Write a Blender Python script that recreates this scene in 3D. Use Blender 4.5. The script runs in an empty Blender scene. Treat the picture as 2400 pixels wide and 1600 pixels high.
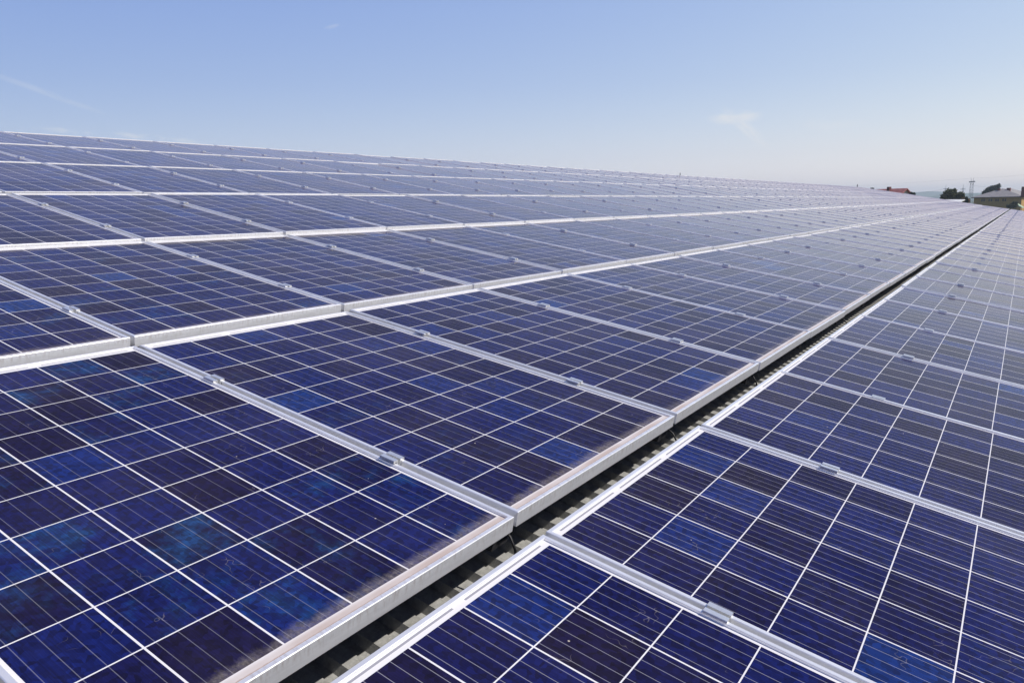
import bpy, math, random
from mathutils import Vector, Matrix
random.seed(7)
sc = bpy.context.scene
COL = sc.collection
rad = math.radians

# ------------------------------------------------------------------ roof frame
TILT = rad(10.35)
RX = Matrix.Rotation(TILT, 3, 'X')
def roof(u, v, n=0.0):
    return RX @ Vector((u, v, n))

F = 1754.915                                  # focal length in pixels of a 2400 wide picture
CAM_R = (Vector((0.5600768, -0.8178457, 0.1320696)), Vector((-0.1558082, -0.2605634, -0.9528014)), Vector((0.8136571, 0.5130644, -0.2733626)))
CAM_C = Vector((-1.42629, -0.81856, 0.90419))
RIGHT = (RX @ CAM_R[0]).normalized(); DOWN = (RX @ CAM_R[1]).normalized(); FWD = (RX @ CAM_R[2]).normalized()
CAM = RX @ CAM_C

def ray(x, y):
    return (FWD + RIGHT * ((x - 1200) / F) + DOWN * ((y - 800) / F)).normalized()
def at(x, y, dist):
    """World point seen at picture position x, y (of 2400 x 1600) at a horizontal distance."""
    d = ray(x, y)
    return CAM + d * (dist / math.hypot(d.x, d.y))
def project(p):
    q = p - CAM
    z = q.dot(FWD)
    if z <= 0.05: return None
    return (1200 + F * q.dot(RIGHT) / z, 800 + F * q.dot(DOWN) / z, z)

cam = bpy.data.cameras.new('camera')
cam.sensor_width = 36.0
cam.lens = F / 2400 * 36.0
cam.clip_start = 0.05
cam.clip_end = 30000
co = bpy.data.objects.new('camera', cam); COL.objects.link(co)
m = Matrix((RIGHT, -DOWN, -FWD)).transposed().to_4x4()
m.translation = CAM
co.matrix_world = m
sc.camera = co

# ------------------------------------------------------------------ node helpers
class NT:
    def __init__(s, tree):
        s.t = tree; s.n = tree.nodes; s.l = tree.links
    def add(s, typ, **kw):
        n = s.n.new(typ)
        for k, v in kw.items(): setattr(n, k, v)
        return n
    def put(s, sock, v):
        if isinstance(v, bpy.types.NodeSocket): s.l.new(v, sock)
        elif v is not None: sock.default_value = v
    def math(s, op, a, b=None, c=None, clamp=False):
        n = s.add('ShaderNodeMath', operation=op); n.use_clamp = clamp
        for i, v in enumerate((a, b, c)):
            if v is not None: s.put(n.inputs[i], v)
        return n.outputs[0]
    def vmath(s, op, a, b=None):
        n = s.add('ShaderNodeVectorMath', operation=op)
        s.put(n.inputs[0], a)
        if b is not None: s.put(n.inputs[1], b)
        return n.outputs['Value'] if op in ('DOT_PRODUCT', 'LENGTH') else n.outputs['Vector']
    def mix(s, f, a, b):
        n = s.add('ShaderNodeMix', data_type='RGBA')
        s.put(n.inputs[0], f); s.put(n.inputs[6], a); s.put(n.inputs[7], b)
        return n.outputs[2]
    def rng(s, v, a, b, c, d, smooth=True):
        n = s.add('ShaderNodeMapRange')
        n.interpolation_type = 'SMOOTHSTEP' if smooth else 'LINEAR'
        s.put(n.inputs[0], v)
        for i, x in enumerate((a, b, c, d)): s.put(n.inputs[i + 1], x)
        return n.outputs[0]
    def comb(s, x=0.0, y=0.0, z=0.0):
        n = s.add('ShaderNodeCombineXYZ')
        for i, v in enumerate((x, y, z)): s.put(n.inputs[i], v)
        return n.outputs[0]
    def sep(s, v):
        n = s.add('ShaderNodeSeparateXYZ'); s.put(n.inputs[0], v); return n.outputs
    def noise(s, vec, scale=5.0, detail=3.0, rough=0.5, out='Fac'):
        n = s.add('ShaderNodeTexNoise')
        s.put(n.inputs['Vector'], vec); n.inputs['Scale'].default_value = scale
        n.inputs['Detail'].default_value = detail; n.inputs['Roughness'].default_value = rough
        return n.outputs[out]
    def ramp(s, f, stops, interp='LINEAR'):
        n = s.add('ShaderNodeValToRGB'); r = n.color_ramp; r.interpolation = interp
        while len(r.elements) < len(stops): r.elements.new(0.5)
        for e, (p, c) in zip(r.elements, stops):
            e.position = p; e.color = (*c, 1)
        s.put(n.inputs[0], f); return n.outputs[0]

def new_mat(name):
    m = bpy.data.materials.new(name); m.use_nodes = True
    m.node_tree.nodes.clear()
    nt = NT(m.node_tree)
    out = nt.add('ShaderNodeOutputMaterial')
    return m, nt, out
def principled(nt, **kw):
    b = nt.add('ShaderNodeBsdfPrincipled')
    for k, v in kw.items(): nt.put(b.inputs[k.replace('_', ' ')], v)
    return b
def plain(name, col, rough=0.7, var=0.18, scale=3.0, metal=0.0, coords='Object', bump=0.0, spec=0.4):
    """Slightly uneven, weathered surface of one colour."""
    m, nt, out = new_mat(name)
    tc = nt.add('ShaderNodeTexCoord')
    n = nt.noise(tc.outputs[coords], scale, 5, 0.6)
    f = nt.rng(n, 0.3, 0.7, 1 - var, 1 + var)
    c = nt.vmath('MULTIPLY', (*col,), nt.comb(f, f, f))
    b = principled(nt, Base_Color=c, Roughness=rough, Metallic=metal, Specular_IOR_Level=spec)
    if bump:
        bn = nt.add('ShaderNodeBump'); bn.inputs['Strength'].default_value = bump
        nt.put(bn.inputs['Height'], n); nt.put(b.inputs['Normal'], bn.outputs[0])
    nt.l.new(b.outputs[0], out.inputs[0])
    return m

# ------------------------------------------------------------------ materials of the panels
def glass_material(name, L, my, py, nbb, bus_bright, dusty):
    """Polycrystalline cells behind glass. UV is in metres, x across the panel, y up the slope."""
    W = 1.0018; mx = 0.0190; px = (W - 2 * mx) / 6
    m, nt, out = new_mat(name)
    uv = nt.add('ShaderNodeUVMap'); uv.uv_map = 'metres'
    x, y, _ = nt.sep(uv.outputs[0])
    oi = nt.add('ShaderNodeObjectInfo'); rnd = oi.outputs['Random']
    r100 = nt.math('MULTIPLY', rnd, 173.0)
    cx = nt.math('DIVIDE', nt.math('SUBTRACT', x, mx), px)
    cy = nt.math('DIVIDE', nt.math('SUBTRACT', y, my), py)
    ix = nt.math('FLOOR', cx); iy = nt.math('FLOOR', cy)
    fx = nt.math('SUBTRACT', cx, ix); fy = nt.math('SUBTRACT', cy, iy)
    # gaps between the cells (white backsheet)
    ax = nt.math('ABSOLUTE', nt.math('SUBTRACT', fx, 0.5)); ay = nt.math('ABSOLUTE', nt.math('SUBTRACT', fy, 0.5))
    inx = nt.math('LESS_THAN', ax, 0.5 - 0.0020 / px); iny = nt.math('LESS_THAN', ay, 0.5 - 0.0015 / py)
    inside = nt.math('MULTIPLY', nt.math('MULTIPLY', nt.math('GREATER_THAN', cx, 0.0), nt.math('LESS_THAN', cx, 6.0)),
                     nt.math('MULTIPLY', nt.math('GREATER_THAN', cy, 0.0), nt.math('LESS_THAN', cy, 10.0)))
    cell = nt.math('MULTIPLY', nt.math('MULTIPLY', inx, iny), inside)
    # busbars, running up the slope
    bf = nt.math('FRACT', nt.math('MULTIPLY', fx, float(nbb)))
    bus = nt.math('LESS_THAN', nt.math('ABSOLUTE', nt.math('SUBTRACT', bf, 0.5)), 0.00075 * nbb / px)
    # a colour for each cell
    wn = nt.add('ShaderNodeTexWhiteNoise'); wn.noise_dimensions = '4D'
    nt.put(wn.inputs['Vector'], nt.comb(ix, iy, 3.0)); nt.put(wn.inputs['W'], r100)
    base = nt.ramp(wn.outputs['Value'], [(0.0, (0.0042, 0.0034, 0.026)), (0.20, (0.0030, 0.0044, 0.042)), (0.55, (0.0020, 0.0060, 0.062)),
                                        (0.90, (0.0024, 0.0085, 0.078)), (0.975, (0.0018, 0.0150, 0.105)), (1.0, (0.0012, 0.0290, 0.140))])
    pos = nt.comb(nt.math('ADD', x, nt.math('MULTIPLY', r100, 3.1)), y, r100)
    # cloudy patches of lighter crystal in some of the cells
    ca = nt.add('ShaderNodeAttribute'); ca.attribute_type = 'OBJECT'; ca.attribute_name = 'cloud'; cloud = ca.outputs['Fac']
    cl = nt.noise(pos, 6.5, 7, 0.70)
    pick = nt.math('MULTIPLY', nt.rng(nt.sep(wn.outputs['Color'])[1], 0.40, 0.85, 0.0, 1.0), cloud)
    patch = nt.math('MULTIPLY', nt.rng(cl, 0.48, 0.72, 0.0, 0.9), pick)
    base = nt.mix(patch, base, (0.004, 0.046, 0.150, 1))
    vo = nt.add('ShaderNodeTexVoronoi'); vo.inputs['Scale'].default_value = 80.0; nt.put(vo.inputs['Vector'], pos)
    grain = nt.rng(nt.sep(vo.outputs['Color'])[0], 0.0, 1.0, 0.60, 1.40, False)
    streak = nt.noise(nt.comb(nt.math('MULTIPLY', x, 330.0), nt.math('MULTIPLY', y, 5.0), r100), 1.0, 3, 0.6)
    grain = nt.math('MULTIPLY', grain, nt.rng(streak, 0.25, 0.75, 0.62, 1.45, False))
    base = nt.vmath('MULTIPLY', base, nt.comb(grain, grain, grain))
    base = nt.mix(nt.math('MULTIPLY', bus, bus_bright), base, (0.50, 0.50, 0.56, 1))
    # margin with the connecting ribbon at the upper end
    top = nt.math('SUBTRACT', L, y)
    rib = nt.math('MULTIPLY', nt.math('GREATER_THAN', top, my * 0.50), nt.math('LESS_THAN', top, my * 0.68))
    dash = nt.math('LESS_THAN', nt.math('ABSOLUTE', nt.math('SUBTRACT', nt.math('FRACT', nt.math('MULTIPLY', cx, 0.5)), 0.5)), 0.44)
    rib = nt.math('MULTIPLY', nt.math('MULTIPLY', rib, dash), nt.math('MULTIPLY', nt.math('GREATER_THAN', cx, 0.1), nt.math('LESS_THAN', cx, 5.9)))
    sheet = nt.mix(rib, (0.72, 0.71, 0.72, 1), (0.30, 0.30, 0.34, 1))
    col = nt.mix(cell, sheet, base)
    # dust: a washed-down band along the lower edge, a thin film and specks
    d = nt.math('SUBTRACT', y, 0.0115)
    st = nt.noise(nt.comb(nt.math('MULTIPLY', x, 125.0), nt.math('MULTIPLY', y, 26.0), r100), 1.0, 6, 0.75)
    sl = nt.noise(nt.comb(nt.math('MULTIPLY', x, 5.0), 0.0, r100), 1.0, 3, 0.5)
    reach = nt.math('ADD', nt.math('MULTIPLY', st, 0.036), nt.math('ADD', nt.math('MULTIPLY', nt.noise(pos, 22.0, 5, 0.65), 0.050), nt.math('ADD', nt.math('MULTIPLY', sl, 0.040), -0.008)))
    band = nt.rng(nt.math('DIVIDE', d, reach), 0.20, 1.05, 1.0, 0.0)
    hollow = nt.rng(nt.math('ADD', d, nt.math('MULTIPLY', nt.math('SUBTRACT', st, 0.5), 0.02)), 0.020, 0.040, 0.22, 1.0)
    band = nt.math('MULTIPLY', nt.math('MULTIPLY', nt.math('MULTIPLY', band, hollow), nt.rng(nt.noise(pos, 150.0, 4, 0.7), 0.3, 0.7, 0.55, 1.30)), nt.math('MULTIPLY', nt.rng(nt.math('FRACT', nt.math('MULTIPLY', rnd, 53.0)), 0.0, 1.0, 0.22, 0.40), dusty))
    line = nt.rng(nt.math('ABSOLUTE', nt.math('SUBTRACT', nt.math('ADD', d, nt.math('MULTIPLY', nt.math('SUBTRACT', st, 0.5), 0.006)), 0.005)), 0.001, 0.006, 0.85, 0.0)
    grime = nt.math('MULTIPLY', nt.math('MAXIMUM', line, nt.rng(d, 0.014, 0.030, nt.rng(sl, 0.3, 0.7, 0.30, 0.72), 0.0)), min(1.0, dusty * dusty))
    film = nt.rng(nt.noise(pos, 2.2, 6, 0.7), 0.35, 0.8, 0.000, 0.006)
    vs = nt.add('ShaderNodeTexVoronoi'); vs.inputs['Scale'].default_value = 30.0; nt.put(vs.inputs['Vector'], nt.vmath('ADD', pos, (5.3, 1.7, 0.2)))
    sp = nt.math('MULTIPLY', nt.math('LESS_THAN', vs.outputs['Distance'], nt.rng(nt.sep(vs.outputs['Color'])[1], 0.2, 1.0, 0.03, 0.07)),
                 nt.math('GREATER_THAN', nt.sep(vs.outputs['Color'])[0], 0.84))
    vb = nt.add('ShaderNodeTexVoronoi'); vb.inputs['Scale'].default_value = 7.0; nt.put(vb.inputs['Vector'], nt.vmath('ADD', pos, (1.3, 8.7, 0.6)))
    drop = nt.math('MULTIPLY', nt.math('LESS_THAN', nt.math('ADD', vb.outputs['Distance'], nt.math('MULTIPLY', nt.math('SUBTRACT', st, 0.5), 0.03)), 0.026), nt.math('GREATER_THAN', nt.sep(vb.outputs['Color'])[0], 0.90))
    sp = nt.math('MAXIMUM', sp, drop)
    # hair-like curls of lint
    wv = nt.noise(pos, 16.0, 2, 0.5); gate = nt.noise(pos, 9.0, 1, 0.4)
    hair = nt.math('MULTIPLY', nt.rng(nt.math('ABSOLUTE', nt.math('SUBTRACT', wv, 0.5)), 0.0, 0.006, 0.4, 0.0), nt.rng(gate, 0.64, 0.69, 0.0, 1.0))
    dust = nt.math('MAXIMUM', nt.math('MAXIMUM', band, film), nt.math('MAXIMUM', nt.math('MULTIPLY', sp, 0.75), nt.math('MULTIPLY', hair, 0.45)))
    col = nt.mix(dust, col, (0.56, 0.495, 0.42, 1))
    col = nt.mix(grime, col, (0.36, 0.255, 0.20, 1))
    fuzz = nt.math('MAXIMUM', dust, grime)
    cr = nt.rng(fuzz, 0.0, 0.5, 0.06, 0.35)
    b = principled(nt, Base_Color=col, Roughness=0.6, Specular_IOR_Level=0.0, Coat_Weight=1.0, Coat_IOR=1.095, Coat_Roughness=cr)
    bn = nt.add('ShaderNodeBump'); bn.inputs['Strength'].default_value = 0.04; bn.inputs['Distance'].default_value = 0.002
    nt.put(bn.inputs['Height'], nt.noise(pos, 240.0, 2, 0.5)); nt.put(b.inputs['Coat Normal'], bn.outputs[0])
    # the thin layer of dust on the glass: the flatter it is looked through, the more of it shows (1 - exp(-depth / cos))
    lw = nt.add('ShaderNodeLayerWeight'); lw.inputs['Blend'].default_value = 0.5
    cosv = nt.math('MAXIMUM', nt.math('SUBTRACT', 1.0, lw.outputs['Facing']), 0.004)
    tau = nt.rng(nt.noise(pos, 2.2, 6, 0.7), 0.25, 0.8, 0.0036, 0.0096)
    cover = nt.math('SUBTRACT', 1.0, nt.math('EXPONENT', nt.math('MULTIPLY', nt.math('DIVIDE', tau, cosv), -1.0)))
    df = nt.add('ShaderNodeBsdfDiffuse'); df.inputs[0].default_value = (0.93, 0.76, 0.69, 1)
    mx = nt.add('ShaderNodeMixShader'); nt.put(mx.inputs[0], cover)
    nt.l.new(b.outputs[0], mx.inputs[1]); nt.l.new(df.outputs[0], mx.inputs[2])
    nt.l.new(mx.outputs[0], out.inputs[0])
    return m

def frame_material():
    m, nt, out = new_mat('anodised aluminium')
    tc = nt.add('ShaderNodeTexCoord'); p = tc.outputs['Object']
    x, y, z = nt.sep(p)
    n = nt.noise(nt.vmath('MULTIPLY', p, (9.0, 9.0, 60.0)), 1.0, 4, 0.6)
    f = nt.rng(n, 0.3, 0.7, 0.93, 1.05)
    c = nt.vmath('MULTIPLY', (0.90, 0.90, 0.91), nt.comb(f, f, f))
    # brown run-off left on the lower lip
    fine = nt.noise(nt.vmath('MULTIPLY', p, (90.0, 25.0, 25.0)), 1.0, 4, 0.7)
    low = nt.math('MULTIPLY', nt.math('LESS_THAN', y, 0.013), nt.rng(fine, 0.45, 0.75, 0.0, 0.55))
    low = nt.math('MULTIPLY', low, nt.rng(z, -0.035, 0.0, 0.08, 1.0))
    c = nt.mix(low, c, (0.42, 0.33, 0.27, 1))
    b = principled(nt, Base_Color=c, Metallic=0.5, Roughness=0.33, Specular_IOR_Level=0.5)
    nt.l.new(b.outputs[0], out.inputs[0])
    return m

M = {}
M['glass'] = glass_material('polycrystalline cells behind dusty glass', 1.646, 0.035, 0.1576, 4, 0.22, 1.0)
M['glass low'] = glass_material('polycrystalline cells behind clean glass', 1.700, 0.030, 0.1640, 5, 0.42, 0.6)
M['alu'] = frame_material()
M['backing'] = plain('underside blackened against bounce', (0.015, 0.015, 0.017), 0.8, 0.1, 5)  # panel undersides blackened so less bounced light brightens the roof gap
M['clamp'] = plain('cast clamp aluminium', (0.84, 0.84, 0.83), 0.30, 0.06, 60, 0.7)

# ------------------------------------------------------------------ mesh helpers
def mesh_of(name, verts, faces, mats, fmat=None, uvs=None, smooth=False):
    me = bpy.data.meshes.new(name)
    me.from_pydata([tuple(v) for v in verts], [], faces)
    for mm in (mats if isinstance(mats, (list, tuple)) else [mats]): me.materials.append(mm)
    if fmat: me.polygons.foreach_set('material_index', fmat)
    if uvs:
        lay = me.uv_layers.new(name='metres')
        for p in me.polygons:
            for li in p.loop_indices:
                lay.data[li].uv = uvs[me.loops[li].vertex_index]
    if smooth: me.polygons.foreach_set('use_smooth', [True] * len(me.polygons))
    me.update()
    return me
def ob(name, me, parent=None):
    o = bpy.data.objects.new(name, me); COL.objects.link(o)
    if parent is not None: o.parent = parent
    return o
def empty(name, loc, rot=None):
    o = bpy.data.objects.new(name, None); COL.objects.link(o); o.empty_display_size = 0.1
    mw = (rot.to_4x4() if rot is not None else Matrix.Identity(4)); mw.translation = loc
    o.matrix_world = mw
    return o
def tag(o, label=None, cat=None, group=None, kind=None):
    if label: o['label'] = label
    if cat: o['category'] = cat
    if group: o['group'] = group
    if kind: o['kind'] = kind
    return o

class MB:
    """Collects simple solids into one mesh."""
    def __init__(s): s.v = []; s.f = []
    def poly(s, pts, faces):
        k = len(s.v); s.v += [Vector(p) for p in pts]; s.f += [tuple(i + k for i in f) for f in faces]; return s
    def box(s, o, a, b, c):
        """Box from corner o along the vectors a, b, c."""
        o, a, b, c = map(Vector, (o, a, b, c))
        p = [o, o + a, o + a + b, o + b, o + c, o + a + c, o + a + b + c, o + b + c]
        return s.poly(p, [(0, 3, 2, 1), (4, 5, 6, 7), (0, 1, 5, 4), (1, 2, 6, 5), (2, 3, 7, 6), (3, 0, 4, 7)])
    def tube(s, path, r, k=6, r2=None):
        path = [Vector(p) for p in path]; rings = []
        n = len(path)
        for i, p in enumerate(path):
            t = (path[min(i + 1, n - 1)] - path[max(i - 1, 0)]).normalized()
            a = t.orthogonal().normalized() if abs(t.z) > 0.9 else t.cross(Vector((0, 0, 1))).normalized()
            b = t.cross(a)
            rr = r if r2 is None else r + (r2 - r) * i / (n - 1)
            rings.append([p + (a * math.cos(q * 2 * math.pi / k) + b * math.sin(q * 2 * math.pi / k)) * rr for q in range(k)])
        base = len(s.v)
        for ring in rings: s.v += ring
        for i in range(n - 1):
            for q in range(k):
                s.f.append((base + i * k + q, base + i * k + (q + 1) % k, base + (i + 1) * k + (q + 1) % k, base + (i + 1) * k + q))
        s.f.append(tuple(base + q for q in reversed(range(k)))); s.f.append(tuple(base + (n - 1) * k + q for q in range(k)))
        return s
    def build(s, name, mat, parent=None, smooth=False):
        return ob(name, mesh_of(name, s.v, s.f, mat, smooth=smooth), parent)

# ------------------------------------------------------------------ the solar panel
PW, GAP = 1.0018, 0.0180
PU = PW + GAP
def frame_geo(W, L):
    prof = [(0.028, -0.040), (0.0, -0.040), (0.0, -0.0014), (0.0014, 0.0), (0.0106, 0.0), (0.0115, -0.0008), (0.0115, -0.0105)]
    v, f = [], []
    for o, z in prof:
        v += [(o, o, z), (W - o, o, z), (W - o, L - o, z), (o, L - o, z)]
    for i in range(len(prof) - 1):
        for k in range(4):
            a, b = i * 4 + k, i * 4 + (k + 1) % 4
            f.append((b, a, a + 4, b + 4))
    return v, f
def glass_geo(W, L):
    o, t, b = 0.0095, -0.0064, -0.0100
    v = [(o, o, b), (W - o, o, b), (W - o, L - o, b), (o, L - o, b), (o, o, t), (W - o, o, t), (W - o, L - o, t), (o, L - o, t)]
    f = [(0, 3, 2, 1), (4, 5, 6, 7), (0, 1, 5, 4), (1, 2, 6, 5), (2, 3, 7, 6), (3, 0, 4, 7)]
    return v, f
def clamp_geo():
    g = GAP / 2; w = g + 0.0118; a = 0.0048; e = 0.0078; h = 0.026
    pr = [(-w, 0.0006), (-w, 0.0064), (-w + 0.0012, 0.0076), (-a, 0.0070), (-a, -0.020), (a, -0.020), (a, 0.0070), (w - 0.0012, 0.0076), (w, 0.0064), (w, 0.0006),
          (e, 0.0006), (e, -0.024), (-e, -0.024), (-e, 0.0006)]
    n = len(pr)
    v = [(x - g, -h, z) for x, z in pr] + [(x - g, h, z) for x, z in pr]
    f = [(i, (i + 1) % n, (i + 1) % n + n, i + n) for i in range(n)]
    # end faces as strips so that the hollow section stays clean
    for k, s in ((0, 1), (n, -1)):
        for q in [(0, 1, 2, 3), (0, 3, 13), (13, 3, 4, 12), (12, 4, 5, 11), (11, 5, 6, 10), (10, 6, 9), (9, 6, 7, 8)]:
            f.append(tuple(i + k for i in (q if s < 0 else q[::-1])))
    return v, f
def panel_meshes(L, gm, tagname):
    fv, ff = frame_geo(PW, L); gv, gf = glass_geo(PW, L)
    return (mesh_of('panel frame', fv, ff, M['alu']), mesh_of('panel glass', gv, gf, [gm, M['backing']], [1, 0, 1, 1, 1, 1], [(p[0], p[1]) for p in gv]))
L_STD, L_LOW = 1.646, 1.700
MESH = {True: panel_meshes(L_LOW, M['glass low'], 'low'), False: panel_meshes(L_STD, M['glass'], 'std')}
cv, cf = clamp_geo()
CLAMP = mesh_of('mid clamp', cv, cf, M['clamp'])

#          row: (v of the lower edge, u offset, z at lower edge, z at upper edge)
ROWS = {1: (-0.0959 - L_LOW, -0.0247, 0.0020, 0.0075),
        2: (0.0, 0.0, 0.0072, -0.0137),
        3: (1.6854, 0.0047, 0.0009, -0.0169),
        4: (3.3400, -0.0014, -0.0020, 0.0016),
        5: (5.0760, -0.0029, -0.0025, 0.0142),
        6: (6.7300, -0.0018, 0.0, 0.0068),
        7: (8.3845, 0.0113, 0.0, -0.0056)}
N_COL = 61
CLAMP_V = {1: (0.40, 1.268)}
def clamps_of(row): return CLAMP_V.get(row, (0.405, 1.198))

def panel_matrix(row, c):
    v, off, zb, zt = ROWS[row]; L = L_LOW if row == 1 else L_STD
    R = random.Random(row * 1000 + c)
    j = lambda s: R.gauss(0, s)
    rot = RX @ Matrix.Rotation(math.asin((zt - zb) / L) + j(0.0013), 3, 'X') @ Matrix.Rotation(j(0.0020), 3, 'Y')
    mw = rot.to_4x4(); mw.translation = roof(c * PU + off + GAP / 2 + j(0.0012), v + j(0.0020), zb + j(0.0013))
    return mw

def seen_area(mw, L):
    """How much of the picture the panel covers, roughly: inside samples and size."""
    ins = 0; 
    for i in range(9):
        for k in range(13):
            q = project(mw @ Vector((PW * i / 8, L * k / 12, 0)))
            if q and 0 <= q[0] <= 2400 and 0 <= q[1] <= 1600: ins += 1
    q = project(mw @ Vector((PW / 2, L / 2, 0)))
    dist = (mw.translation - CAM).length
    return ins, dist

ONES = ['', 'first', 'second', 'third', 'fourth', 'fifth', 'sixth', 'seventh', 'eighth', 'ninth', 'tenth', 'eleventh', 'twelfth', 'thirteenth',
        'fourteenth', 'fifteenth', 'sixteenth', 'seventeenth', 'eighteenth', 'nineteenth']
TENS = {2: ('twentieth', 'twenty'), 3: ('thirtieth', 'thirty'), 4: ('fortieth', 'forty'), 5: ('fiftieth', 'fifty'), 6: ('sixtieth', 'sixty')}
def ordinal(n):
    if n < 20: return ONES[n]
    t, o = divmod(n, 10)
    return TENS[t][0] if o == 0 else TENS[t][1] + '-' + ONES[o]
ROW_WORDS = {1: 'the row below the dark roof gap', 2: 'the row just above the dark roof gap', 3: 'the second row above the dark roof gap',
             4: 'the third row above the dark roof gap', 5: 'the third row under the ridge', 6: 'the row next below the ridge row', 7: 'the topmost row along the ridge'}
SPECIAL = {(1, 1): 'solar panel with spotted dark cells at the very bottom edge, below the roof gap',
           (2, 1): 'big close solar panel with cloudy bright blue cells, nearest above the dark roof gap'}

cands = []
for row in range(1, 8):
    L = L_LOW if row == 1 else L_STD
    for c in range(-4, N_COL):
        mw = panel_matrix(row, c); ins, dist = seen_area(mw, L)
        cands.append([row, c, mw, ins, dist])
first = {r: min(x[1] for x in cands if x[0] == r and x[3] > 0) for r in range(1, 8)}
cands = [x for x in cands if x[1] >= first[x[0]] - 1]          # one more on the near side, for other viewpoints
vis = sorted([x for x in cands if x[1] >= first[x[0]]], key=lambda x: x[4])
solo = vis[:296]; far = vis[296:]
edge = [x for x in cands if x[1] < first[x[0]]]
GROUP = 'solar panels laid in rows on the roof'

CLOUD = {(2, -1): 1.0, (2, -2): 1.0, (2, 0): 0.30, (3, -1): 0.6, (3, 0): 0.7, (1, 0): 0.25}
proto = {}
def place_panel(row, c, mw, label, group):
    low = row == 1
    if low not in proto:                                       # the first of each kind with its parts
        t = empty('solar_panel', Vector((0, 0, 0)))
        ob('frame', MESH[low][0], t); ob('glass', MESH[low][1], t)
        for yy in clamps_of(row):
            k = ob('clamp', CLAMP, t); k.location = (0, yy, 0)
        proto[low] = t; used = t
    else:
        src = proto[low]; used = src.copy(); COL.objects.link(used)
        for ch in list(src.children):
            d = ch.copy(); COL.objects.link(d); d.parent = used
    used.matrix_world = mw
    for ch in used.children:                                  # how cloudy the crystal of this panel is
        if ch.name.startswith('glass'): ch['cloud'] = CLOUD.get((row, c), 0.45 if row == 3 else 0.22 * random.random())
    jr = random.Random(row * 77 + c)
    tag(used, label, 'solar panel', group)
    for ch in used.children:
        if ch.name.startswith('clamp'):
            ch.location = (ch.location[0], ch.location[1] + jr.uniform(-0.012, 0.012), 0)
    return used
for row, c, mw, ins, dist in solo:
    n = c - first[row] + 1
    lab = SPECIAL.get((row, n)) or 'solar panel, %s from the near end of %s' % (ordinal(n), ROW_WORDS[row])
    place_panel(row, c, mw, lab, GROUP)
for row, c, mw, ins, dist in edge:
    place_panel(row, c, mw, 'solar panel just beyond the near end of %s' % ROW_WORDS[row], GROUP)

# the farthest panels, thin slivers near the gable: one mass
V, FC, FM, UV = [], [], [], []
for row, c, mw, ins, dist in far:
    low = row == 1; L = L_LOW if low else L_STD
    parts = [(frame_geo(PW, L), 0, 0.0), (glass_geo(PW, L), 2 if low else 1, 0.0)] + [((cv, cf), 3, yy) for yy in clamps_of(row)]
    for (v, f), mi, yy in parts:
        k = len(V)
        for p in v:
            V.append(mw @ Vector((p[0], p[1] + yy, p[2]))); UV.append((p[0], p[1] + yy))
        FC += [tuple(i + k for i in q) for q in f]; FM += [mi] * len(f)
M['alu far'] = plain('anodised aluminium, far', (0.86, 0.86, 0.87), 0.42, 0.05, 3, 0.78)
o = ob('distant_solar_panels', mesh_of('distant solar panels', V, FC, [M['alu far'], M['glass'], M['glass low'], M['clamp']], FM, UV))
tag(o, 'pale far ends of the solar panel rows near the roof gable', kind='stuff')

# ------------------------------------------------------------------ the building that carries them
GROUND_Z = CAM.z - 6.6
M['sheet'] = None
def sheet_material():
    m, nt, out = new_mat('weathered grey corrugated sheet')
    tc = nt.add('ShaderNodeTexCoord'); p = tc.outputs['Object']
    a = nt.noise(p, 60.0, 5, 0.75); b_ = nt.noise(p, 5.0, 4, 0.6); s = nt.noise(p, 240.0, 2, 0.6)
    c = nt.ramp(a, [(0.25, (0.21, 0.21, 0.20)), (0.5, (0.32, 0.32, 0.305)), (0.75, (0.43, 0.43, 0.41))])
    c = nt.mix(nt.rng(b_, 0.5, 0.75, 0.0, 0.5), c, (0.17, 0.165, 0.14, 1))
    c = nt.mix(nt.rng(s, 0.64, 0.70, 0.0, 0.6), c, (0.52, 0.51, 0.47, 1))
    b = principled(nt, Base_Color=c, Roughness=0.85, Specular_IOR_Level=0.3)
    bn = nt.add('ShaderNodeBump'); bn.inputs['Strength'].default_value = 0.35; bn.inputs['Distance'].default_value = 0.003
    nt.put(bn.inputs['Height'], a); nt.put(b.inputs['Normal'], bn.outputs[0])
    nt.l.new(b.outputs[0], out.inputs[0]); return m
M['sheet'] = sheet_material()
M['cladding'] = plain('pale wall cladding', (0.55, 0.55, 0.52), 0.7, 0.1, 0.6)
M['dark steel'] = plain('dark steel', (0.05, 0.05, 0.055), 0.5, 0.2, 8, 0.4)
M['rail'] = plain('rail aluminium', (0.75, 0.75, 0.75), 0.45, 0.06, 5, 0.8)
RN = -0.228                                     # crest of the corrugation below the panel plane
U0, U1, V0, V1 = -7.0, 62.55, -2.35, 10.32
hall = empty('hall_building', roof(0, V0, RN))
tag(hall, 'long low hall with grey corrugated roof under the solar panels', 'building')
def hb(mb, name, mat):
    o = ob(name, mesh_of(name, [v - hall.location for v in mb.v], mb.f, mat), hall); return o
PER, DEP = 0.095, 0.022
prof = []
u = U0
while u < U1:
    prof += [(u, 0), (u + 0.042, 0), (u + 0.053, -DEP), (u + 0.084, -DEP)]
    u += PER
mb = MB(); vv = []
for (pu, pn) in prof:
    vv += [roof(pu, V0, RN + pn), roof(pu, V1, RN + pn)]
mb.poly(vv, [(2 * i, 2 * i + 2, 2 * i + 3, 2 * i + 1) for i in range(len(prof) - 1)])
hb(mb, 'corrugated_roof', M['sheet'])
ridge = roof(0, V1, RN); eave = roof(0, V0, RN - DEP)
dy = ridge.y - eave.y
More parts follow.
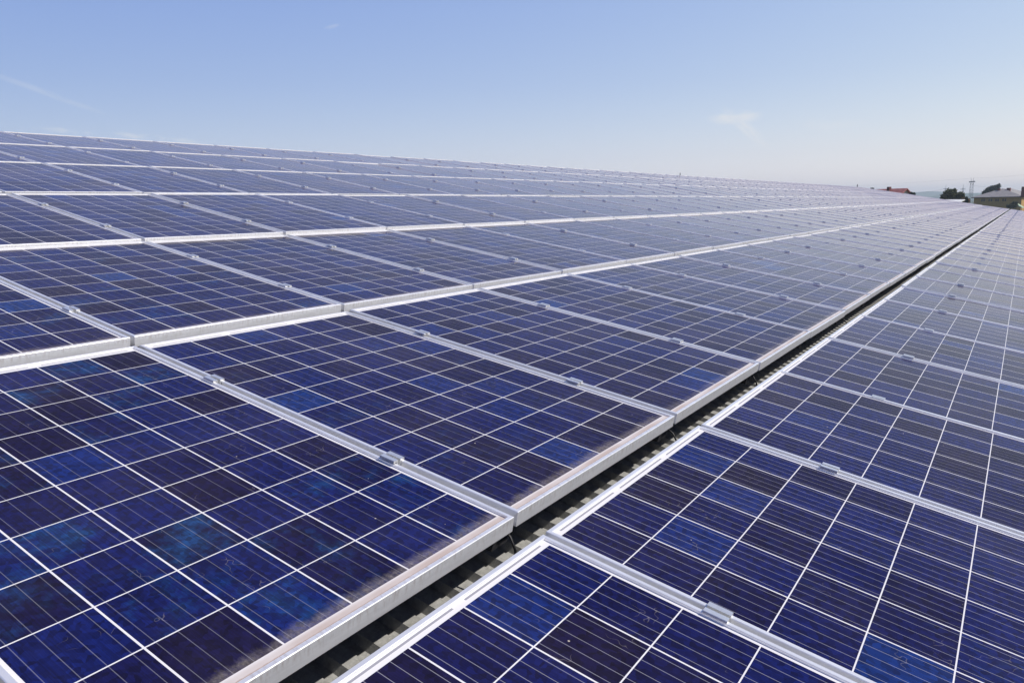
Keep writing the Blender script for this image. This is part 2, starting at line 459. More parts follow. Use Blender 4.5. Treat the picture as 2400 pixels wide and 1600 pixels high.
# far slope, ridge cap
mb = MB(); y2 = ridge.y + dy
mb.poly([(U0, ridge.y, ridge.z - DEP), (U1, ridge.y, ridge.z - DEP), (U1, y2, eave.z), (U0, y2, eave.z)], [(0, 1, 2, 3)])
hb(mb, 'rear_roof_slope', M['sheet'])
mb = MB(); cz = ridge.z + 0.012
mb.poly([(U0, ridge.y - 0.14, cz - 0.14 * math.tan(TILT)), (U1, ridge.y - 0.14, cz - 0.14 * math.tan(TILT)), (U1, ridge.y, cz), (U0, ridge.y, cz),
         (U1, ridge.y + 0.14, cz - 0.14 * math.tan(TILT)), (U0, ridge.y + 0.14, cz - 0.14 * math.tan(TILT))], [(0, 1, 2, 3), (3, 2, 4, 5)])
hb(mb, 'ridge_cap', M['sheet'])
# walls
mb = MB(); e = 0.25; yw0, yw1 = eave.y + e, y2 - e
zr = lambda yy: (eave.z - DEP - 0.02) + (dy - abs(yy - ridge.y)) * math.tan(TILT)
for ux, flip in ((U0 + e, False), (U1 - e, True)):
    pts = [(ux, yw0, GROUND_Z), (ux, yw1, GROUND_Z), (ux, yw1, zr(yw1)), (ux, ridge.y, zr(ridge.y)), (ux, yw0, zr(yw0))]
    mb.poly(pts, [(0, 1, 2, 3, 4) if flip else (4, 3, 2, 1, 0)])
for yw, flip in ((yw0, False), (yw1, True)):
    pts = [(U0 + e, yw, GROUND_Z), (U1 - e, yw, GROUND_Z), (U1 - e, yw, zr(yw)), (U0 + e, yw, zr(yw))]
    mb.poly(pts, [(0, 1, 2, 3) if not flip else (3, 2, 1, 0)])
hb(mb, 'wall', M['cladding'])
for row in range(1, 8):
    v, off, zb, zt = ROWS[row]; L = L_LOW if row == 1 else L_STD
    for yy in clamps_of(row):
        z = zb + (zt - zb) * yy / L - 0.0425
        mb = MB()
        mb.box(roof(U0 + 1.5, v + yy - 0.02, RN + 0.0015), RX @ Vector((U1 - 0.45 - U0 - 1.5, 0, 0)), RX @ Vector((0, 0.04, 0)), RX @ Vector((0, 0, z - RN - 0.0015)))
        hb(mb, 'mounting_rail', M['rail'])

for s in range(-2, 14):                          # unseen bars added under the seams, blocking sun leaks into the wide gap
    mb = MB()
    mb.box(roof(s * PU - 0.0247 - 0.035, -1.72, -0.100), RX @ Vector((0.070, 0, 0)), RX @ Vector((0, 1.56, 0)), RX @ Vector((0, 0, 0.046)))
    hb(mb, 'seam_light_blocker', M['rail'])
    mb = MB()
    mb.box(roof(s * PU - 0.035, 0.035, -0.100), RX @ Vector((0.070, 0, 0)), RX @ Vector((0, 1.58, 0)), RX @ Vector((0, 0, 0.040)))
    hb(mb, 'seam_light_blocker', M['dark steel'])

# ------------------------------------------------------------------ small things in the roof gap and on the ridge
M['black'] = plain('black cable sheath', (0.012, 0.012, 0.013), 0.5, 0.2, 30)
M['dry'] = plain('dry brown leaves', (0.20, 0.13, 0.075), 0.9, 0.4, 40)
for i, s in enumerate((0, 1, 2, 4)):
    u = s * PU + 0.004
    dy_ = [0.0, -0.012, 0.004, -0.02][i]
    pts = [roof(u + 0.010, 0.05, -0.05), roof(u + 0.004, 0.012 + dy_, -0.066), roof(u, -0.010 + dy_, -0.092), roof(u - 0.004, -0.040 + dy_, RN + 0.012), roof(u + 0.003, -0.070 + dy_, RN + 0.006)]
    b = MB().tube(pts, 0.0034, 8)
    o = b.build('cable', M['black'], smooth=True)
    where = ['nearest in the roof gap', 'second along the roof gap', 'third along the roof gap, beside dry leaves', 'farthest along the roof gap'][i]
    tag(o, 'thin black cable hanging from a panel corner, ' + where, 'cable', 'cables in the roof gap')
lv = MB(); R = random.Random(5)
for i in range(46):
    c = roof(2.09 + R.gauss(0, 0.055), -0.045 + R.gauss(0, 0.014), RN + 0.008 + abs(R.gauss(0, 0.016)))
    a = Vector((R.gauss(0, 1), R.gauss(0, 1), R.gauss(0, 0.5))).normalized(); b = a.orthogonal().normalized()
    l, w = R.uniform(0.012, 0.03), R.uniform(0.004, 0.011)
    lv.poly([c - a * l, c + b * w + Vector((0, 0, 0.003)), c + a * l, c - b * w], [(0, 1, 2), (0, 2, 3)])
tag(lv.build('dry_leaves', M['dry']), 'small clump of dry brown leaves caught in the roof gap', 'leaves', kind='stuff')

for (px_, lab) in ((1594, 'short dark rod standing on the ridge line against plain sky'), (2032, 'tiny dark rod on the far ridge beside the red roofed house')):
    # where this column of the picture meets the top edge of the highest row
    v = ROWS[7][0] + L_STD + 0.05
    lo, hi = 1.0, 62.0
    for _ in range(50):
        mid = (lo + hi) / 2
        if project(roof(mid, v, 0))[0] < px_: lo = mid
        else: hi = mid
    d = (roof(lo, v, 0) - CAM).length
    h, r = 5.0 * d / F, 0.9 * d / F
    b = MB().tube([roof(lo, v, RN + 0.02), roof(lo, v, 0.0), roof(lo, v, 0.0) + Vector((0, 0, h * 0.55)), roof(lo, v, 0.0) + Vector((0, 0, h))], r * 1.3, 8, r * 0.7)
    rod = b.build('lightning_rod', M['dark steel'], smooth=True)
    tag(rod, lab, 'rod', 'rods on the ridge')

# ------------------------------------------------------------------ land, hills, haze
def ground_material():
    m, nt, out = new_mat('fields and grass')
    g = nt.add('ShaderNodeNewGeometry'); p = g.outputs['Position']
    a = nt.noise(p, 0.012, 5, 0.6); b_ = nt.noise(p, 0.35, 5, 0.7)
    c = nt.ramp(a, [(0.3, (0.045, 0.075, 0.025)), (0.5, (0.075, 0.095, 0.035)), (0.7, (0.13, 0.12, 0.06))])
    f = nt.rng(b_, 0.3, 0.7, 0.7, 1.3)
    c = nt.vmath('MULTIPLY', c, nt.comb(f, f, f))
    b = principled(nt, Base_Color=c, Roughness=0.95, Specular_IOR_Level=0.1)
    nt.l.new(b.outputs[0], out.inputs[0]); return m
M['ground'] = ground_material()
S = 4200
g = MB(); n = 24
pts = [(CAM.x + (i / n * 2 - 1) * S, CAM.y + (k / n * 2 - 1) * S, GROUND_Z) for k in range(n + 1) for i in range(n + 1)]
g.poly(pts, [(k * (n + 1) + i, k * (n + 1) + i + 1, (k + 1) * (n + 1) + i + 1, (k + 1) * (n + 1) + i) for k in range(n) for i in range(n)])
tag(g.build('ground', M['ground']), 'flat grassy land around the hall', kind='structure')

def hills(name, label, dist, prof, col):
    """A wooded ridge with real depth; its crest follows the picture heights in prof."""
    m = plain(name + ' woods', col, 0.95, 0.35, 0.02, coords='Object', spec=0.1)
    mb = MB(); rows = 9; X = []
    x0, x1 = prof[0][0], prof[-1][0]; n = 150
    R = random.Random(len(label))
    for i in range(n + 1):
        x = x0 + (x1 - x0) * i / n
        for (xa, ya), (xb, yb) in zip(prof, prof[1:]):
            if xa <= x <= xb:
                t = (x - xa) / (xb - xa); y = ya + (yb - ya) * t; break
        y += R.gauss(0, 0.28)
        top = at(x, y, dist)
        d = Vector((top.x - CAM.x, top.y - CAM.y, 0)).normalized()
        X.append((top, d))
    H = max(t.z - GROUND_Z for t, d in X)
    for k in range(rows):
        s = (k / (rows - 1)) * 2 - 1
        for i, (top, d) in enumerate(X):
            hh = (top.z - GROUND_Z + 8) * (0.5 + 0.5 * math.cos(s * math.pi)) - 8
            mb.v.append(Vector((top.x, top.y, GROUND_Z + hh + (R.gauss(0, 0.018) * H if k not in (rows // 2,) else 0))) + d * s * dist * 0.16)
    for k in range(rows - 1):
        for i in range(n):
            a = k * (n + 1) + i
            mb.f.append((a, a + 1, a + n + 2, a + n + 1))
    o = mb.build(name, m, smooth=True); tag(o, label, kind='structure'); return o
hills('hills', 'blue wooded hills on the horizon behind the masts', 2900, [(1500, 470), (2100, 463), (2165, 461), (2180, 459.5), (2200, 456.5), (2230, 454), (2265, 453), (2300, 451.5), (2350, 450.5), (2420, 451), (2600, 455), (2900, 462)], (0.05, 0.085, 0.045))
hills('hills', 'palest far hills beyond the wooded ridge', 3900, [(1300, 470), (2000, 455), (2140, 450.5), (2180, 448.5), (2215, 449.5), (2260, 454), (2400, 458), (2900, 468)], (0.06, 0.09, 0.05))

hz = MB(); hx = 4400
hz.box((CAM.x - hx, CAM.y - hx, GROUND_Z - 11), (2 * hx, 0, 0), (0, 2 * hx, 0), (0, 0, 78))
hm, hnt, hout = new_mat('thin air haze')
pv = hnt.add('ShaderNodeVolumePrincipled')
pv.inputs['Color'].default_value = (0.78, 0.89, 1.0, 1); pv.inputs['Density'].default_value = 0.00034; pv.inputs['Anisotropy'].default_value = 0.0
hnt.l.new(pv.outputs[0], hout.inputs['Volume'])
tag(hz.build('haze', hm), 'thin pale blue haze over the far hills', kind='stuff')

# ------------------------------------------------------------------ houses
M['brick'] = plain('dark red brick', (0.17, 0.055, 0.045), 0.85, 0.3, 4)
M['ochre'] = plain('ochre render', (0.45, 0.28, 0.09), 0.85, 0.08, 0.8)
M['grey tile'] = plain('grey roof sheets', (0.27, 0.255, 0.25), 0.8, 0.15, 1.2)
M['dark wood'] = plain('dark fascia', (0.06, 0.045, 0.035), 0.7, 0.2, 2)
M['pane'] = plain('window glass', (0.015, 0.022, 0.028), 0.12, 0.2, 1, spec=0.6)
M['white'] = plain('white painted trim', (0.70, 0.70, 0.68), 0.6, 0.06, 2)
M['red tile'] = plain('red roof tiles', (0.47, 0.17, 0.145), 0.8, 0.2, 2.5)
M['cream'] = plain('cream render', (0.60, 0.52, 0.44), 0.85, 0.08, 1)

def basis(x, y, dist, turn):
    p = at(x, y, dist)
    e = Vector((p.x - CAM.x, p.y - CAM.y, 0)).normalized()
    r = Vector((e.y, -e.x, 0))
    a = rad(turn)
    return p, r * math.cos(a) - e * math.sin(a), e * math.cos(a) + r * math.sin(a)

# ochre house with a hipped grey roof
D = 260
F1, fx, bk = basis(2395, 461, D, 10)
left = at(2284, 462, D)
er = Vector((F1.y - CAM.y, -(F1.x - CAM.x), 0)).normalized()
Wd = (F1 - left).dot(er) / math.cos(rad(10)) * 1.02
zE = F1.z; px_m = D / F
F0 = F1 - fx * Wd
up = Vector((0, 0, 1)); base = Vector((F0.x, F0.y, GROUND_Z)); DP = 24.0
house = empty('ochre_house', base); tag(house, 'ochre house with hipped grey roof, red brick chimneys and four small windows', 'house')
def part(mb, name, mat, parent, root):
    return ob(name, mesh_of(name, [v - root.matrix_world.translation for v in mb.v], mb.f, mat), parent)
hh = zE - GROUND_Z
part(MB().box(base, fx * Wd, bk * DP, up * hh), 'wall', M['ochre'], house, house)
ov = 0.55; rise = 16.5 * px_m
A = F0 - fx * ov - bk * ov + up * 0.05; B = F1 + fx * ov - bk * ov + up * 0.05
A.z = B.z = zE + 0.05
Cc = B + bk * (DP + 2 * ov); Dd = A + bk * (DP + 2 * ov)
mid = (A + B) / 2; half = (B - A).length / 2
P1 = mid + bk * half * 0.9 + up * rise; P2 = mid + bk * (DP + 2 * ov - half * 0.9) + up * rise
low = [q - up * 0.22 for q in (A, B, Cc, Dd)]
rf = part(MB().poly([A, B, Cc, Dd, P1, P2], [(0, 1, 4), (1, 2, 5, 4), (2, 3, 5), (3, 0, 4, 5)]), 'roof', M['grey tile'], house, house)
part(MB().poly(low + [q - up * 0.003 for q in (A, B, Cc, Dd)], [(3, 2, 1, 0), (0, 1, 5, 4), (1, 2, 6, 5), (2, 3, 7, 6), (3, 0, 4, 7)]), 'fascia', M['dark wood'], house, house)
def roof_hit(x, y0):
    """Point on the front hip or the side slope under picture column x, height y0."""
    best = None
    d = ray(x, y0)
    for tri in ((A, B, P1), (B, Cc, P2), (B, P2, P1), (A, P1, P2), (A, P2, Dd)):
        nrm = (tri[1] - tri[0]).cross(tri[2] - tri[0]); k = d.dot(nrm)
        if abs(k) < 1e-9: continue
        t = (tri[0] - CAM).dot(nrm) / k
        if t > 0 and (best is None or t < best): best = t
    return CAM + d * best if best else None
for (x, yb, yt, wpx) in ((2341, 448.8, 443.0, 4.6), (2364, 448.0, 441.8, 6.2), (2398, 453.5, 441.0, 6.0)):
    t = (mid + bk * (half * 0.75) - CAM).length if x < 2390 else (B - CAM).length
    c = CAM + ray(x, yb) * t
    w = wpx * px_m; h = (yb - yt) * px_m + 0.9
    part(MB().box(c - fx * w / 2 - bk * w / 2 - up * 0.9, fx * w, bk * w, up * h), 'chimney', M['brick'], rf, house)
for x in (2306.0, 2322.8, 2338.6, 2355.2):
    t = (at(x, 467, 100) - at(2284, 467, 100)).dot(er) / (at(2395, 467, 100) - at(2284, 467, 100)).dot(er)
    c = base + fx * Wd * t + up * (hh - 8.6 * px_m)
    w, h = 6.6 * px_m, 5.8 * px_m
    win = part(MB().box(c - fx * w / 2 - bk * 0.03, fx * w, -bk * 0.03, up * h), 'window', M['ochre'], house, house)
    for s in (-1, 1):
        pw = w * 0.37
        part(MB().box(c + fx * (s * w * 0.27 - pw / 2) - bk * 0.062 + up * 0.06, fx * pw, -bk * 0.02, up * (h - 0.12)), 'pane', M['pane'], win, house)

# house with a red gabled roof, beyond the ridge
D = 160
apex, rx_, bk2 = basis(2121.5, 441.3, D, 0)
er = rx_; ee = bk2
b = rad(39)
rd = -er * math.cos(b) + ee * math.sin(b)           # along the ridge, away
gd = ee * math.cos(b) + er * math.sin(b)            # across the gable
hw = 4.2; rise = hw * math.tan(rad(35)); LEN = 12.5
rb = Vector((apex.x, apex.y, GROUND_Z))
red = empty('red_roof_house', rb); tag(red, 'house with red tiled gable roof and chimney showing over the panel ridge', 'house')
zA = apex.z; th = 0.16
def slope(side):
    o1 = apex - rd * 0.5; o2 = apex + rd * LEN
    d = gd * side * (hw + 0.5) - up * (hw + 0.5) * math.tan(rad(35))
    q = [o1, o2, o2 + d, o1 + d]
    dn = up * th
    mb = MB().poly(q + [v - dn for v in q], [(0, 1, 2, 3) if side > 0 else (3, 2, 1, 0), (7, 6, 5, 4) if side > 0 else (4, 5, 6, 7), (0, 3, 7, 4), (1, 5, 6, 2), (3, 2, 6, 7)])
    return part(mb, 'roof_slope', M['red tile'], red, red)
s1 = slope(-1); s2 = slope(1)
wz = zA - th - 0.03
g0, g1 = apex + gd * hw, apex - gd * hw
pts = []
for k in (0.0, LEN - 0.5):
    pts += [Vector((g1.x, g1.y, GROUND_Z)) + rd * k, Vector((g0.x, g0.y, GROUND_Z)) + rd * k, Vector((g0.x, g0.y, wz - rise)) + rd * k,
            Vector((apex.x, apex.y, wz)) + rd * k, Vector((g1.x, g1.y, wz - rise)) + rd * k]
part(MB().poly(pts, [(0, 1, 2, 3, 4), (9, 8, 7, 6, 5), (0, 4, 9, 5), (1, 6, 7, 2)]), 'wall', M['cream'], red, red)
c = apex + rd * 2.7 - gd * 0.9 - up * 1.4
part(MB().box(c, rd * 0.55, gd * 0.55, up * 1.75), 'chimney', M['brick'], s1, red)
c = apex - rd * 0.03 - up * 2.2
wn_ = part(MB().box(c - gd * 0.45, gd * 0.9, -rd * 0.05, up * 0.9), 'window', M['white'], red, red)
part(MB().box(c - gd * 0.36 - rd * 0.055 + up * 0.09, gd * 0.72, -rd * 0.03, up * 0.72), 'pane', M['pane'], wn_, red)
# low side wing with its own red roof
wb = apex + rd * 9.6 - up * 0.25
q = [wb - gd * 3.5 - up * 1.3, wb, wb + rd * 4.5 - up * 0.2, wb + rd * 4.5 - gd * 3.5 - up * 1.5]
part(MB().poly(q + [v - up * 0.2 for v in q], [(0, 1, 2, 3), (7, 6, 5, 4), (0, 4, 5, 1), (1, 5, 6, 2), (2, 6, 7, 3), (3, 7, 4, 0)]), 'wing_roof', M['red tile'], red, red)

# white shed roof in front of the tree
D = 120
sp_, fx3, bk3 = basis(2252, 467.6, D, 10)
shed = empty('white_shed', Vector((sp_.x, sp_.y, GROUND_Z))); tag(shed, 'small shed with bright white flat roof in front of the round tree', 'shed')
sw = 3.2; o0 = sp_ - fx3 * sw
part(MB().poly([o0 - up * 0.25, sp_ - up * 0.30, sp_ + bk3 * 3, o0 + bk3 * 3 + up * 0.05] + [v - up * 0.1 for v in (o0 - up * 0.25, sp_ - up * 0.30, sp_ + bk3 * 3, o0 + bk3 * 3 + up * 0.05)],
     [(0, 1, 2, 3), (7, 6, 5, 4), (0, 4, 5, 1), (1, 5, 6, 2), (2, 6, 7, 3), (3, 7, 4, 0)]), 'roof', M['white'], shed, shed)
wb = Vector((o0.x, o0.y, GROUND_Z)) + fx3 * 0.15 + bk3 * 0.15
part(MB().box(wb, fx3 * (sw - 0.3), bk3 * 2.7, up * (sp_.z - GROUND_Z - 0.45)), 'wall', M['dark wood'], shed, shed)

# pale green awning on the corner of the ochre house
M['green'] = plain('pale green canvas', (0.42, 0.52, 0.36), 0.7, 0.1, 2)
a0 = at(2381, 477.5, 250); a1 = at(2395, 485.5, 246)
aw = empty('awning', a1); tag(aw, 'pale green sloping awning at the foot of the sunlit ochre wall', 'awning')
dpt = bk * 3.0
part(MB().poly([a0, a1, a1 + dpt, a0 + dpt] + [v - up * 0.28 for v in (a0, a1, a1 + dpt, a0 + dpt)], [(3, 2, 1, 0), (4, 5, 6, 7), (0, 1, 5, 4), (1, 2, 6, 5), (2, 3, 7, 6), (3, 0, 4, 7)]), 'canopy', M['green'], aw, aw)
for pnt in (a0, a1):
    q = pnt - up * 0.25 + bk * 0.1
    part(MB().tube([q, Vector((q.x, q.y, GROUND_Z))], 0.06, 6), 'post', M['dark steel'], aw, aw)

# ------------------------------------------------------------------ trees and shrubs
def leaf_material(name, a, b_, c_):
    m, nt, out = new_mat(name)
    at_ = nt.add('ShaderNodeAttribute'); at_.attribute_name = 'tone'
    c = nt.ramp(at_.outputs['Fac'], [(0.0, a), (0.5, b_), (1.0, c_)])
    b = principled(nt, Base_Color=c, Roughness=0.75, Specular_IOR_Level=0.25)
    tr = nt.add('ShaderNodeBsdfTranslucent'); nt.put(tr.inputs[0], c)
    mx = nt.add('ShaderNodeMixShader'); mx.inputs[0].default_value = 0.25
    nt.l.new(b.outputs[0], mx.inputs[1]); nt.l.new(tr.outputs[0], mx.inputs[2]); nt.l.new(mx.outputs[0], out.inputs[0])
    return m
M['leaf'] = leaf_material('broad leaves', (0.030, 0.044, 0.016), (0.075, 0.090, 0.030), (0.16, 0.15, 0.05))
M['leaf dark'] = leaf_material('dark leaves', (0.016, 0.028, 0.017), (0.030, 0.048, 0.026), (0.060, 0.075, 0.035))
M['leaf autumn'] = leaf_material('autumn leaves', (0.10, 0.06, 0.025), (0.20, 0.12, 0.05), (0.30, 0.20, 0.08))
M['bark'] = plain('bark', (0.09, 0.07, 0.05), 0.9, 0.3, 6)
def plant(kind, label, cat, blobs, dist, mat, nleaf, size, group=None, trunk=True, seed=1):
    """blobs: picture ellipses (x, y, half width, half height) that the crown fills, each given its own depth."""
    R = random.Random(seed); pm = dist / F
    cs = []
    for (x, y, a, b_) in blobs:
        c = at(x, y, dist); e = Vector((c.x - CAM.x, c.y - CAM.y, 0)).normalized(); r = Vector((e.y, -e.x, 0))
        cs.append((c + e * R.uniform(-0.5, 0.5) * a * pm, r, e, a * pm, b_ * pm))
    bx = sum(c[0].x * c[3] for c in cs) / sum(c[3] for c in cs); by = sum(c[0].y * c[3] for c in cs) / sum(c[3] for c in cs)
    root = empty(kind, Vector((bx, by, GROUND_Z))); tag(root, label, cat, group)
    V, Fc, tone = [], [], []
    wts = [c[3] * c[4] for c in cs]
    for i in range(nleaf):
        c, r, e, a, h = R.choices(cs, wts)[0]
        while True:
            q = Vector((R.uniform(-1, 1), R.uniform(-1, 1), R.uniform(-1, 1)))
            if 0.25 < q.length < 1: break
        q = q * (0.72 + 0.34 * R.random())
        bump = 1 + 0.16 * math.sin(q.x * 7 + seed) * math.cos(q.z * 6 + q.y * 5)
        p = c + r * q.x * a * bump + e * q.y * a * bump + up * q.z * h * bump
        t = min(1, max(0, R.gauss(0.5, 0.25)))
        for _ in range(3):
            d = Vector((R.gauss(0, 1), R.gauss(0, 1), R.gauss(0, 1))).normalized(); s = size * R.uniform(0.5, 1.15)
            w = d.orthogonal().normalized(); w = (w * math.cos(R.random() * 6) + d.cross(w) * math.sin(R.random() * 6)).normalized()
            o = p + Vector((R.gauss(0, 1), R.gauss(0, 1), R.gauss(0, 1))) * size * 0.6
            k = len(V); V += [o - d * s, o + w * s * 0.5, o + d * s, o - w * s * 0.5]; Fc.append((k, k + 1, k + 2, k + 3)); tone += [t] * 4
    me = mesh_of('foliage', [v - root.location for v in V], Fc, mat)
    at_ = me.attributes.new('tone', 'FLOAT', 'POINT'); at_.data.foreach_set('value', tone)
    ob('crown' if trunk else 'foliage', me, root)
    if trunk:
        mb = MB(); b0 = Vector((bx, by, GROUND_Z)); fork = Vector((bx, by, min(c[0].z for c in cs) - 0.4 * max(c[4] for c in cs)))
        mb.tube([b0, (b0 + fork) / 2 + Vector((0.1, 0.05, 0)), fork], 0.26, 8, 0.17)
        for c in cs: mb.tube([fork - up * 0.15, (fork + c[0]) / 2 + Vector((R.gauss(0, .15), R.gauss(0, .15), 0.1)), c[0]], 0.13, 6, 0.04)
        ob('trunk', mesh_of('trunk', [v - root.location for v in mb.v], mb.f, M['bark'], smooth=True), root)
    return root
plant('broadleaf_tree', 'round dark green tree standing between the red and the grey roofs', 'tree',
      [(2224, 457, 11, 11.5), (2214, 463, 7.5, 8), (2233, 462, 11, 11), (2237, 447, 3.2, 4), (2229, 449, 4.5, 4), (2251, 459, 7.5, 8), (2255, 465, 5, 6), (2244, 464, 8, 8)], 175, M['leaf'], 2600, 0.20, seed=3)
plant('broadleaf_tree', 'dark tree leaning behind the grey hipped roof', 'tree',
      [(2318, 448, 8, 6), (2328, 443, 8, 6), (2336, 440, 5, 4), (2340, 436, 3, 2.2), (2311, 452, 6, 4), (2332, 448, 9, 6)], 300, M['leaf dark'], 1900, 0.36, seed=8)
plant('bush', 'small dark bush by the gable end of the red roofed house', 'bush', [(2136, 454.5, 2.4, 3), (2141, 455.5, 3, 2.6)], 150, M['leaf dark'], 260, 0.14, trunk=False, seed=4)
plant('shrub', 'straw coloured autumn shrub at the foot of the round tree', 'shrub', [(2260, 469.5, 4, 5), (2268, 471, 3.5, 3.5)], 150, M['leaf autumn'], 420, 0.15, trunk=False, seed=5)
plant('cypress', 'thin dark cypress beside the straw coloured shrub', 'tree', [(2265.5, 466, 1.1, 5), (2265.5, 471, 1.5, 4)], 149, M['leaf dark'], 240, 0.11, trunk=False, seed=6)
plant('bush', 'dark bush under the awning against the shaded ochre wall', 'bush', [(2378, 478, 5, 4), (2371, 483, 9, 3.5)], 244, M['leaf dark'], 700, 0.22, trunk=False, seed=9)
plant('broadleaf_tree', 'speck of dark treetop at the far end of the red roof', 'tree', [(2044, 443.6, 3.2, 1.8)], 190, M['leaf dark'], 160, 0.16, seed=11)

# ------------------------------------------------------------------ masts and wires
M['lattice'] = plain('galvanised lattice', (0.16, 0.165, 0.18), 0.6, 0.1, 1, 0.3)
M['insulator'] = plain('dark insulators', (0.03, 0.03, 0.035), 0.4, 0.1, 1)
def mast(x, ytop, dist, label, wpx, arm_y, arm_px, group, spike, bulb=True):
    top = at(x, ytop, dist); pm = dist / F
    e = Vector((top.x - CAM.x, top.y - CAM.y, 0)).normalized(); r = Vector((e.y, -e.x, 0))
    b = Vector((top.x, top.y, GROUND_Z))
    root = empty('lattice_mast', b); tag(root, label, 'mast', group)
    H = top.z - GROUND_Z; w0, w1 = wpx * pm, wpx * pm * 0.42
    hb_ = H - spike * pm; rr = 0.10 * dist / 700
    mb = MB(); n = 9
    def corner(k, z):
        w = w0 + (w1 - w0) * z / hb_
        s = ((-1, -1), (1, -1), (1, 1), (-1, 1))[k]
        return r * s[0] * w / 2 + e * s[1] * w / 2 + up * z
    for k in range(4):
        mb.tube([corner(k, 0), corner(k, hb_)], rr, 5)
        for i in range(n):
            z0, z1 = hb_ * i / n, hb_ * (i + 1) / n
            mb.tube([corner(k, z0), corner((k + 1) % 4, z1)], rr * 0.6, 4); mb.tube([corner((k + 1) % 4, z0), corner(k, z1)], rr * 0.6, 4)
    mb.tube([up * hb_ * 0.97, up * H], rr * 1.5, 6, rr * 0.8)
    mb.build('lattice_tower', M['lattice'], root)
    za = at(x, arm_y, dist).z - GROUND_Z
    am = MB().box(-r * arm_px * pm - e * 0.3 + up * za, r * 2 * arm_px * pm, e * 0.6, up * 0.35 * dist / 700).build('crossarm', M['lattice'], root)
    if bulb:
        for s in (-1, 1):
            c = r * s * arm_px * pm * 0.45 + up * (za - 0.35)
            MB().tube([c - r * 0.75, c - r * 0.4 + up * 0.1, c + r * 0.4 + up * 0.25, c + r * 0.75 + up * 0.3], 0.33, 8).build('insulator', M['insulator'], root, True)
    return at(x, arm_y, dist)
mast(2276.6, 416, 700, 'tall lattice mast, left one of the close pair by the grey roof', 3.6, 426, 3.2, 'pair of tall masts', 11)
mast(2281.9, 416, 702, 'tall lattice mast, right one of the close pair by the grey roof', 3.6, 425.5, 3.2, 'pair of tall masts', 11)
mast(2217.3, 432.5, 1100, 'faint distant pylon rising behind the round tree crown', 4.2, 443, 4.0, 'distant pylons', 8, False)
mast(2258, 432, 1000, 'distant pylon with crossarm between the round tree and the tall masts', 4.6, 444, 4.5, 'distant pylons', 7, False)
M['wire'] = plain('weathered power line', (0.10, 0.105, 0.12), 0.6, 0.05, 1)
def wire(a, b, sag, r, label):
    p, q = at(*a), at(*b)
    pts = [p.lerp(q, i / 24) - up * sag * 4 * (i / 24) * (1 - i / 24) for i in range(25)]
    tag(MB().tube(pts, r, 5).build('power_line', M['wire'], smooth=True), label, 'wire', 'overhead power lines')
wire((2277, 418, 700), (1880, 440, 900), 1.0, 0.030, 'faint upper power line running from the tall masts over the red roof')
wire((2281, 417, 702), (2480, 399, 480), 1.0, 0.026, 'faint upper power line running from the tall masts over the grey roof')
wire((2217, 442.5, 1100), (2120, 455, 1000), 1.0, 0.12, 'lower power line reaching the faint pylon behind the round tree')
wire((2276, 433.5, 700), (2325, 438.5, 640), 0.4, 0.035, 'short power line between the tall masts and the leaning dark tree')

# ------------------------------------------------------------------ sun, sky
SUN_EL, SUN_AZ = 46.0, -64.0                      # azimuth from +X towards +Y
a, e_ = rad(SUN_AZ), rad(SUN_EL)
sd = Vector((math.cos(a) * math.cos(e_), math.sin(a) * math.cos(e_), math.sin(e_)))
su = bpy.data.lights.new('sun', 'SUN'); su.energy = 4.5; su.angle = rad(0.55); su.color = (1.0, 0.945, 0.88)
so = bpy.data.objects.new('sun', su); COL.objects.link(so)
so.rotation_euler = sd.to_track_quat('Z', 'Y').to_euler(); so.location = CAM + sd * 50

w = bpy.data.worlds.new('World'); sc.world = w; w.use_nodes = True
w.node_tree.nodes.clear(); nt = NT(w.node_tree)
out = nt.add('ShaderNodeOutputWorld'); bg = nt.add('ShaderNodeBackground')
sky = nt.add('ShaderNodeTexSky'); sky.sky_type = 'NISHITA'; sky.sun_disc = False
sky.sun_elevation = e_; sky.sun_rotation = rad(90 - SUN_AZ)
sky.altitude = 0; sky.air_density = 1.0; sky.dust_density = 0.6; sky.ozone_density = 4.0
tc = nt.add('ShaderNodeTexCoord'); dv = tc.outputs['Generated']
def wisp(cx, cy, axis, la, lb, scale, lo, hi, amount, seed):
    """Mask for a streak of thin cloud in the direction seen at cx, cy, drawn out along a direction."""
    c = ray(cx, cy); t = ray(cx + axis[0], cy + axis[1]); t = (t - c * t.dot(c)).normalized(); b = c.cross(t)
    p = nt.vmath('DOT_PRODUCT', dv, tuple(t)); q = nt.vmath('DOT_PRODUCT', dv, tuple(b)); f = nt.vmath('DOT_PRODUCT', dv, tuple(c))
    nz = nt.noise(nt.comb(nt.math('MULTIPLY', p, scale), nt.math('MULTIPLY', q, scale * 3.0), seed), 1.0, 5, 0.6)
    qq = nt.math('ADD', q, nt.math('MULTIPLY', nt.math('SUBTRACT', nz, 0.5), lb * 1.6))
    r2 = nt.math('ADD', nt.math('POWER', nt.math('DIVIDE', p, la), 2.0), nt.math('POWER', nt.math('DIVIDE', qq, lb), 2.0))
    mk = nt.math('MULTIPLY', nt.rng(r2, 0.0, 1.0, 1.0, 0.0), nt.rng(nz, lo, hi, 0.0, 1.0))
    return nt.math('MULTIPLY', nt.math('MULTIPLY', mk, nt.math('GREATER_THAN', f, 0.5)), amount)
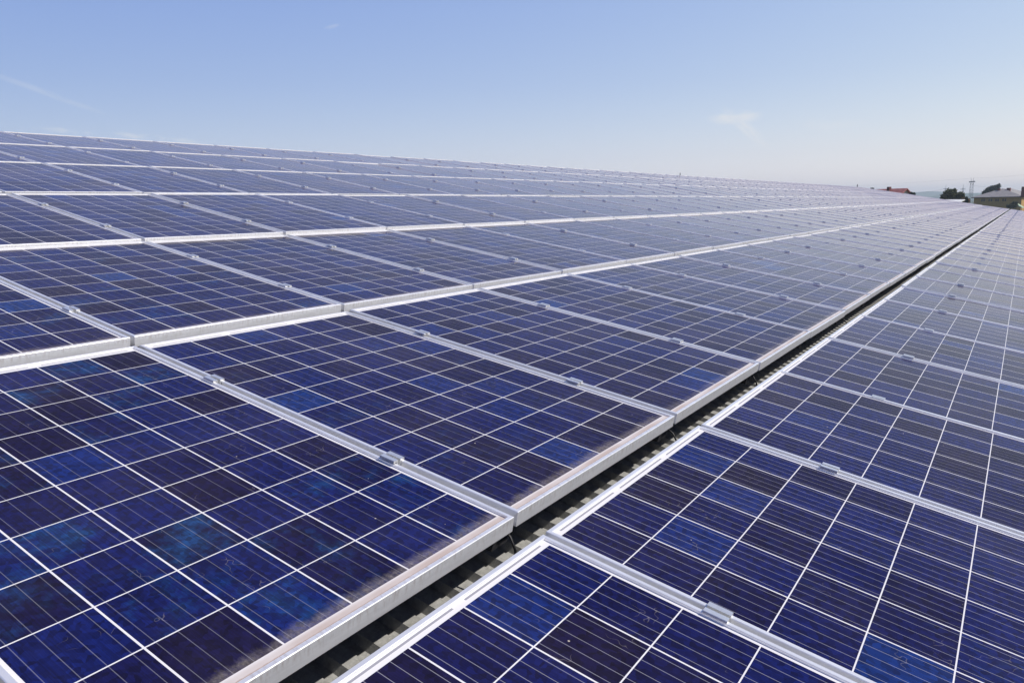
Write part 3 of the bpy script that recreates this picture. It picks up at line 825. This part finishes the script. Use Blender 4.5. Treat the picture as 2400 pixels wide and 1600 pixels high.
masks = [wisp(1722, 276, (100, -6), 0.036, 0.010, 26, 0.25, 0.6, 0.58, 1.0),
         wisp(1748, 300, (60, 50), 0.042, 0.009, 30, 0.25, 0.65, 0.48, 4.0),
         wisp(100, 215, (100, 36), 0.075, 0.0045, 20, 0.2, 0.6, 0.15, 7.0),
         wisp(778, 63, (100, -22), 0.011, 0.003, 80, 0.2, 0.6, 0.16, 9.0),
         wisp(290, 322, (100, 8), 0.11, 0.006, 22, 0.45, 0.7, 0.42, 12.0),
         wisp(1980, 300, (100, 5), 0.06, 0.010, 18, 0.40, 0.75, 0.30, 15.0)]
mk = masks[0]
for x in masks[1:]: mk = nt.math('MAXIMUM', mk, x)
skyc = sky.outputs[0]
# the camera's response: the sky's range is held in, cooler and less green
raw = nt.vmath('SCALE', sky.outputs[0]); raw.node.inputs['Scale'].default_value = 0.1
r_, g_, b_ = nt.sep(raw)
side = nt.vmath('DOT_PRODUCT', dv, (math.cos(rad(-20)), math.sin(rad(-20)), 0.0))     # the sky glows wider round the sun's quarter
def tone(c, k, p, s): return nt.math('MULTIPLY', nt.math('MULTIPLY', nt.math('POWER', c, p), k * 10.0), nt.math('EXPONENT', nt.math('MULTIPLY', side, s)))
skyc = nt.comb(tone(r_, 0.806, 0.6700, 0.54), tone(g_, 0.754, 0.571, 0.415), tone(b_, 0.815, 0.155, 0.145))
# paler air towards the horizon, deeper and darker blue overhead
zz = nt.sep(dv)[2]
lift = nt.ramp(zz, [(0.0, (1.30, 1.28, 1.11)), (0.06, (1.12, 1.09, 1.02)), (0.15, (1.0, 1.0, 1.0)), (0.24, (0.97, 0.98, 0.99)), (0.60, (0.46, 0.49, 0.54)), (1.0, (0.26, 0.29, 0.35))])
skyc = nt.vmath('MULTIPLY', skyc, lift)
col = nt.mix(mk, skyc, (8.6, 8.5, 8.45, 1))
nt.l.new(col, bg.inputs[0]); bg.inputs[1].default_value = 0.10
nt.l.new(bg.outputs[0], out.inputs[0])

# ------------------------------------------------------------------ picture
sc.render.engine = 'CYCLES'
sc.render.resolution_x, sc.render.resolution_y = 1024, 682
vs = sc.view_settings
sc.display_settings.display_device = 'sRGB'
vs.view_transform = 'Standard'; vs.look = 'None'; vs.gamma = 1.0; vs.exposure = 0.0; vs.use_curve_mapping = False
sc.cycles.use_denoising = True
sc.cycles.max_bounces = 8; sc.cycles.volume_bounces = 2
sc.cycles.sample_clamp_indirect = 8
